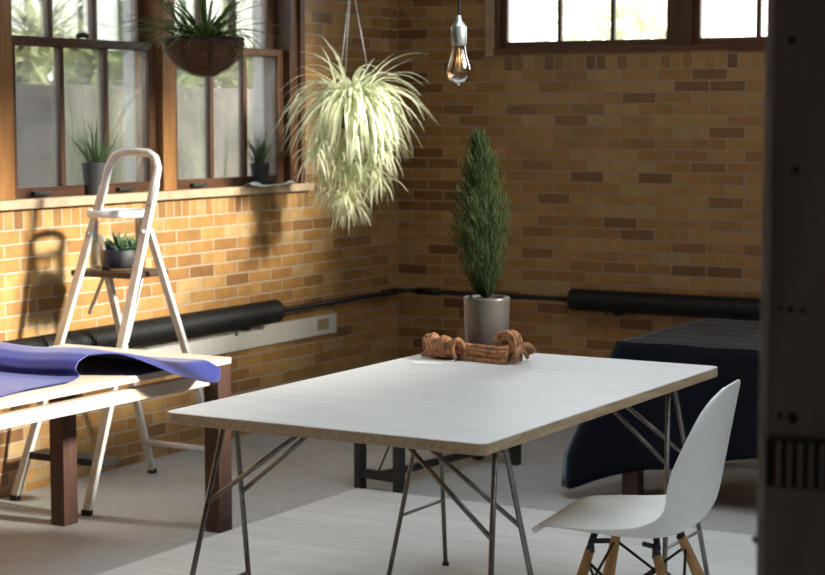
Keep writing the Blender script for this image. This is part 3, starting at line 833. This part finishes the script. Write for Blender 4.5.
m = MB(); m.tube([(.085,-.30,.577),(.085,-.16,.577)], .019, 12); m.build('coupling', M['black_iron'], o)
m = MB(); m.tube([(.17,-.085,.577),(.30,-.085,.577)], .019, 12); m.build('coupling', M['black_iron'], o)
m = MB(); m.box(-.002, .085, -.79, -.775, .557, .566); m.build('pipe_clip', M['black_iron'], o)
m = MB(); m.box(.60, .615, -.085, .002, .557, .566); m.build('pipe_clip', M['black_iron'], o)
P_ = thing('wall_panel', (.012,-1.6,.41), 'long narrow cream panel fixed to the brick below the black heater', 'panel')
m = MB(); m.box(0, .022, -2.75, -.66, .408, .504, .003); m.build('cover', M['cream_panel'], P_)
m = MB(); m.box(.0215, .026, -.82, -.72, .433, .488, .002); m.build('label_plate', M['tan'], P_)
m = MB(); m.box(.0, .025, -.678, -.648, .406, .506, .002); m.build('end_cap', M['cream_panel'], P_)

# ------------------------------------------------------------------ pendant bulb
LX, LY = 2.55, -4.0
E_ = thing('pendant_lamp', (LX, LY, ZC), 'bare pear shaped filament bulb hanging on a black cord', 'lamp')
m = MB(); m.tube([(LX,LY,ZC-.02),(LX+.001,LY,3.),(LX,LY,1.757)], .004, 8); m.build('flex', M['cord'], E_)
m = MB(); m.lathe([(.0005,ZC),(.045,ZC),(.04,ZC-.025),(.0005,ZC-.03)], (LX,LY,0), 20); m.build('ceiling_rose', M['dull_black'], E_)
m = MB(); m.lathe([(.0005,1.768),(.006,1.766),(.008,1.752),(.018,1.740),(.0215,1.735),(.0215,1.69),(.019,1.685),(.0005,1.684)], (LX,LY,0), 24); so = m.build('socket', M['socket'], E_)
m = MB(); m.lathe([(.0175,1.687),(.0185,1.672),(.0235,1.650),(.0305,1.628),(.0325,1.614),(.0300,1.600),(.0225,1.589),(.012,1.584),(.005,1.5825),(.0025,1.578),(.0005,1.577)], (LX,LY,0), 28); bu = m.build('bulb', M['bulb'], E_)
m = MB()
m.tube([(LX,LY,1.684),(LX,LY,1.615)], .0022, 6)
for k in range(6):
    a = k*math.pi/3
    m.tube([(LX+.006*math.cos(a),LY+.006*math.sin(a),1.672),(LX+.012*math.cos(a+.5),LY+.012*math.sin(a+.5),1.612)], .0006, 5)
m.build('filament', M['brass'], bu)

# ------------------------------------------------------------------ plants
def strap(m, p, az, el, length, droop, w, rnd, seg=8, wig=.12):
    d = Vector((math.cos(az)*math.cos(el), math.sin(az)*math.cos(el), math.sin(el)))
    pts = [Vector(p)]; st = length/seg
    for i in range(seg):
        d = (d + Vector((rnd.uniform(-wig,wig)*.4, rnd.uniform(-wig,wig)*.4, -droop/seg))).normalized()
        pts.append(pts[-1]+d*st)
    ws = [w*(.55+.45*min(1,i/2))*(1-(i/seg)**2.2)+.0006 for i in range(seg+1)]
    m.ribbon(pts, ws, (-math.sin(az), math.cos(az), 0), curl=.35)
    return pts[-1]
def wires(o, c, r_, ztop, zrim):
    m = MB()
    for k in range(3):
        a = k*2.094+.4
        m.tube([(c[0]+r_*math.cos(a), c[1]+r_*math.sin(a), zrim), (c[0]+.008*math.cos(a), c[1]+.008*math.sin(a), zrim+.50)], .0013, 5)
    m.tube([(c[0],c[1],zrim+.49),(c[0],c[1],ztop)], .0018, 5)
    m.build('hanging_wire', M['galv'], o)
# coir basket
HX, HY, HZ = .35, -2.175, 1.803
H = thing('hanging_basket', (HX,HY,HZ-.145), 'brown coir half round basket of dark strap leaves hanging before the window', 'hanging plant')
rnd = random.Random(21)
m = MB()
prf = []
for k in range(13):
    w = k/12*math.pi/2; prf.append((max(.0006,.163*math.sin(w)), -.143*math.cos(w)))
prf += [(.166,.012),(.160,.016),(.152,.006),(.10,-.02),(.0006,-.02)]
m.lathe(prf, (HX,HY,HZ), 40); bk = m.build('coir_bowl', M['coir'], H)
m = MB(); m.tube([(HX+.166*math.cos(k/32*2*math.pi), HY+.166*math.sin(k/32*2*math.pi), HZ+.008) for k in range(33)], .004, 6)
for k in range(8):
    a = k*math.pi/4; m.tube([(HX+.168*math.sin(w/8*math.pi/2)*math.cos(a), HY+.168*math.sin(w/8*math.pi/2)*math.sin(a), HZ-.148*math.cos(w/8*math.pi/2)) for w in range(9)], .0018, 5)
m.build('wire_frame', M['black_iron'], H)
wires(H, (HX,HY), .163, ZC, HZ+.01)
m = MB()
for i in range(105):
    az = rnd.uniform(0, 2*math.pi); q = rnd.random()
    strap(m, (HX+.09*math.cos(az)*q, HY+.09*math.sin(az)*q, HZ-.015), az+rnd.uniform(-.4,.4), rnd.uniform(.35,1.35), rnd.uniform(.20,.42), rnd.uniform(.8,2.0), rnd.uniform(.006,.010), rnd)
for az in (-2.25, -2.05, -1.85, -2.4, 1.1):
    strap(m, (HX,HY,HZ), az, .55, .40, 1.0, .010, rnd)
m.build('foliage', M['spider_dark'], H)
# variegated spider plant
QX, QY, QZ = .47, -1.215, 1.575
Q = thing('hanging_spider_plant', (QX,QY,QZ-.14), 'big pale variegated spider plant hanging in sunlight by the room corner', 'hanging plant')
rnd = random.Random(33)
m = MB(); m.lathe([(.0006,-.14),(.07,-.14),(.085,-.09),(.10,0),(.104,.004),(.100,.008),(.092,.0),(.088,-.015),(.0006,-.015)], (QX,QY,QZ), 28); m.build('pot', M['slate_pot'], Q)
m = MB(); m.lathe([(.0006,-.010),(.09,-.012)], (QX,QY,QZ), 20); m.build('soil', M['soil'], Q)
wires(Q, (QX,QY), .098, ZC, QZ)
m = MB()
for i in range(400):
    az = rnd.uniform(0, 2*math.pi); q = rnd.random()
    strap(m, (QX+.07*math.cos(az)*q, QY+.07*math.sin(az)*q, QZ-.01), az+rnd.uniform(-.3,.3), rnd.uniform(.0,1.3), rnd.uniform(.15,.43), rnd.uniform(1.6,4.2), rnd.uniform(.0055,.0095), rnd, 9, .42)
for az, el, l_ in ((.35,.75,.36),(.2,.95,.30),(-.4,.9,.26),(3.6,.8,.28)):
    strap(m, (QX,QY,QZ), az, el, l_, .5, .008, rnd)
m.build('foliage', M['spider'], Q)
ru = MB(); ml = MB()
vr = Vector((.865,-.5,0))       # across the room, towards the table
for i in range(34):
    az = rnd.uniform(0, 2*math.pi); q = rnd.random()
    side = rnd.uniform(-.17,.15); dep = rnd.uniform(-.12,.12)
    e = Vector((QX,QY,0)) + Vector((.80,.6,0)).normalized()*side + Vector((-.5,.86,0))*dep
    zz = rnd.uniform(1.17,1.42) if i < 26 else rnd.uniform(1.05,1.17)
    if i > 26: e = Vector((QX,QY,0)) + Vector((.80,.6,0)).normalized()*rnd.uniform(-.13,.0) + Vector((-.5,.86,0))*dep*.6
    s0 = Vector((QX+.09*math.cos(az), QY+.09*math.sin(az), QZ+.02))
    mid = Vector((e.x*.8+s0.x*.2, e.y*.8+s0.y*.2, QZ-.02))
    ru.tube([s0, (s0+mid)/2+Vector((0,0,.05)), mid, Vector((e.x,e.y,(zz+QZ)/2)), Vector((e.x,e.y,zz))], .0017, 5)
    for k in range(17):
        a = rnd.uniform(0, 2*math.pi)
        strap(ml, (e.x,e.y,zz), a, rnd.uniform(-.3,1.1), rnd.uniform(.08,.19), rnd.uniform(1.6,3.6), rnd.uniform(.0035,.006), rnd, 7)
ru.build('runners', M['spider'], Q); ml.build('plantlets', M['spider'], Q)

# pots on the window sill
def sill_pot(x, y, r_, h, label, lens, n, mat, spread, seed):
    z = 1.166
    o = thing('sill_pot', (x,y,z), label, 'potted plant', 'pots on the window sill')
    rnd = random.Random(seed)
    m = MB(); m.lathe([(.0006,0),(r_*.72,0),(r_*.76,.006),(r_,h-.004),(r_,h),(r_*.93,h),(r_*.90,h-.015),(.0006,h-.015)], (x,y,z), 24); m.build('pot', M['slate_pot'], o)
    m = MB(); m.lathe([(.0006,h-.008),(r_*.9,h-.012)], (x,y,z), 18); m.build('soil', M['soil'], o)
    m = MB()
    for i in range(n):
        az = rnd.uniform(0, 2*math.pi); q = rnd.random()*.7*r_
        strap(m, (x+q*math.cos(az), y+q*math.sin(az), z+h-.012), az, rnd.uniform(*spread), rnd.uniform(*lens), rnd.uniform(.1,.8), rnd.uniform(.0025,.0045), rnd, 6)
    m.build('foliage', mat, o)
sill_pot(-.010, -2.455, .054, .135, 'dark pot of thin green leaves on the sill behind the ladder', (.10,.21), 60, M['grass'], (.8,1.5), 4)
sill_pot(-.022, -1.245, .047, .105, 'dark pot of upright grass on the sill right of the basket', (.09,.18), 55, M['grass'], (.95,1.5), 8)
m = MB()
def sheet2(u, v):
    b_ = (v-.5)*.36
    return Vector((.006+u*.048+.006*math.sin(v*9), -1.235+b_, 1.1685+.016*max(0,math.sin(v*7+u*2))*(1-.4*u)-.012*max(0,u-.6)))
m.grid(sheet2, 8, 22)
tag(m.build('paper_sheet', M['paper'], None, solid=.0015), 'crumpled white paper on the sill under the grass pot', 'paper')

# ------------------------------------------------------------------ dark timber post in the foreground
pc = Vector((4.236,-6.336,0)); ang = R(-19.1)       # near left corner of the post
ex = Vector((math.cos(R(19.1-0)), math.sin(R(19.1)), 0)); ex = Vector((math.cos(R(8)), math.sin(R(8)), 0)); ey = Vector((-ex.y, ex.x, 0))
xf = Matrix(((ex.x,ey.x,0,pc.x),(ex.y,ey.y,0,pc.y),(0,0,1,0),(0,0,0,1)))
PO = thing('timber_post', (pc.x+.15,pc.y+.12,0), 'dark knotty timber post with a ribbed strap in the right foreground', 'post')
m = MB(); m.box(.004, .32, .0, .2, 0, ZC-.002, .004, xf=xf); pm = m.build('shaft', M['post_dark'], PO)
m = MB(); m.box(-.008, .0035, .02, .06, 0, ZC-.002, .002, xf=xf); m.build('edge_strip', M['post_edge'], PO)
rnd = random.Random(9)
for u_, z_, r_ in ((u__, z__-.1, r__) for u__, z__, r__ in ((.026,1.685,.0045),(.034,1.535,.005),(.020,1.372,.003),(.031,1.372,.004),(.046,1.371,.0035),(.022,1.245,.004),(.036,1.243,.0075))):
    m = MB(); m.lathe([(.0003,-.0015),(r_*.6,-.0012),(r_,0)], xf@Vector((u_,-.0002,z_)), 12, axis='y'); m.build('knot', M['knot'], PO)
m = MB(); m.box(.006, .315, -.006, -.0005, 1.060, 1.118, .001, xf=xf)
strap_ = m.build('iron_strap', M['dull_black'], PO)
for k in range(22):
    m = MB(); m.box(.019+k*.0128, .0245+k*.0128, -.0085, -.0062, 1.062, 1.116, .001, xf=xf); m.build('rib', M['post_dark'], strap_)
m = MB()
for k in range(6): m.box(.008, .313, -.0075, -.0062, 1.066+k*.008, 1.068+k*.008, 0, xf=xf)
m.build('groove_bars', M['black_iron'], strap_)
m = MB(); p = xf@Vector((-.008,.03,.987)); m.lathe([(.0003,-.007),(.004,-.006),(.006,0),(.006,.004)], p, 12, axis='x'); m.build('bolt_head', M['bark'], PO)

# ------------------------------------------------------------------ light
w = bpy.data.worlds.new('sky'); scene.world = w; w.use_nodes = True
nt = w.node_tree; nt.nodes.clear()
bg = N(nt, 'ShaderNodeBackground'); wo = N(nt, 'ShaderNodeOutputWorld')
tc = N(nt, 'ShaderNodeTexCoord'); sp = N(nt, 'ShaderNodeSeparateXYZ'); nt.links.new(tc.outputs['Generated'], sp.inputs[0])
nt.links.new(ramp(nt, sp.outputs[2], [(0., (1.0,.99,.97)), (.35, (.93,.97,1.0)), (1., (.80,.90,1.0))]), bg.inputs[0])
bg.inputs[1].default_value = 5.2
nt.links.new(bg.outputs[0], wo.inputs[0])
sun = bpy.data.lights.new('sun', 'SUN'); sun.energy = 20.0; sun.angle = R(7); sun.color = (1.0,.945,.86)
so = bpy.data.objects.new('sun', sun); COL.objects.link(so)
d = Vector((1.0, .12, .42)).normalized()
so.rotation_euler = d.to_track_quat('Z', 'Y').to_euler(); so.location = (9, 0, 6)
def portal(name, loc, rot_, sx, sy):
    l = bpy.data.lights.new(name, 'AREA'); l.shape = 'RECTANGLE'; l.size = sx; l.size_y = sy
    l.cycles.is_portal = True
    o = bpy.data.objects.new(name, l); o.location = loc; o.rotation_euler = rot_; COL.objects.link(o)
portal('portal_side', (-.17, -2.0, 1.88), (0, R(-90), 0), 1.48, 2.1)
portal('portal_end', (2.0, .12, 2.22), (R(-90), 0, 0), 2.87, .8)
portal('portal_roof', (3.55, -4.5, ZC+.14), (0, 0, 0), 3.3, 3.2)
portal('portal_clerestory', (XR+.2, -2.875, 3.59), (0, R(90), 0), 1.78, 5.45)

# ------------------------------------------------------------------ camera
cam = bpy.data.cameras.new('camera'); co = bpy.data.objects.new('camera', cam); COL.objects.link(co)
co.location = (4.95912, -8.41353, 1.5)
co.rotation_euler = (R(90-5.381), 0, R(30.06))
cam.sensor_width = 36; cam.lens = 1840.3/825*36; cam.clip_start = .05
cam.dof.use_dof = True; cam.dof.focus_distance = 4.9; cam.dof.aperture_fstop = 6.3
scene.camera = co
scene.view_settings.view_transform = 'Standard'; scene.view_settings.look = 'None'
scene.view_settings.exposure = 0.0; scene.view_settings.gamma = 1.0
scene.view_settings.use_curve_mapping = False
scene.cycles.use_denoising = True
scene.cycles.max_bounces = 10; scene.cycles.diffuse_bounces = 5; scene.cycles.transparent_max_bounces = 16
scene.cycles.caustics_reflective = False; scene.cycles.caustics_refractive = False
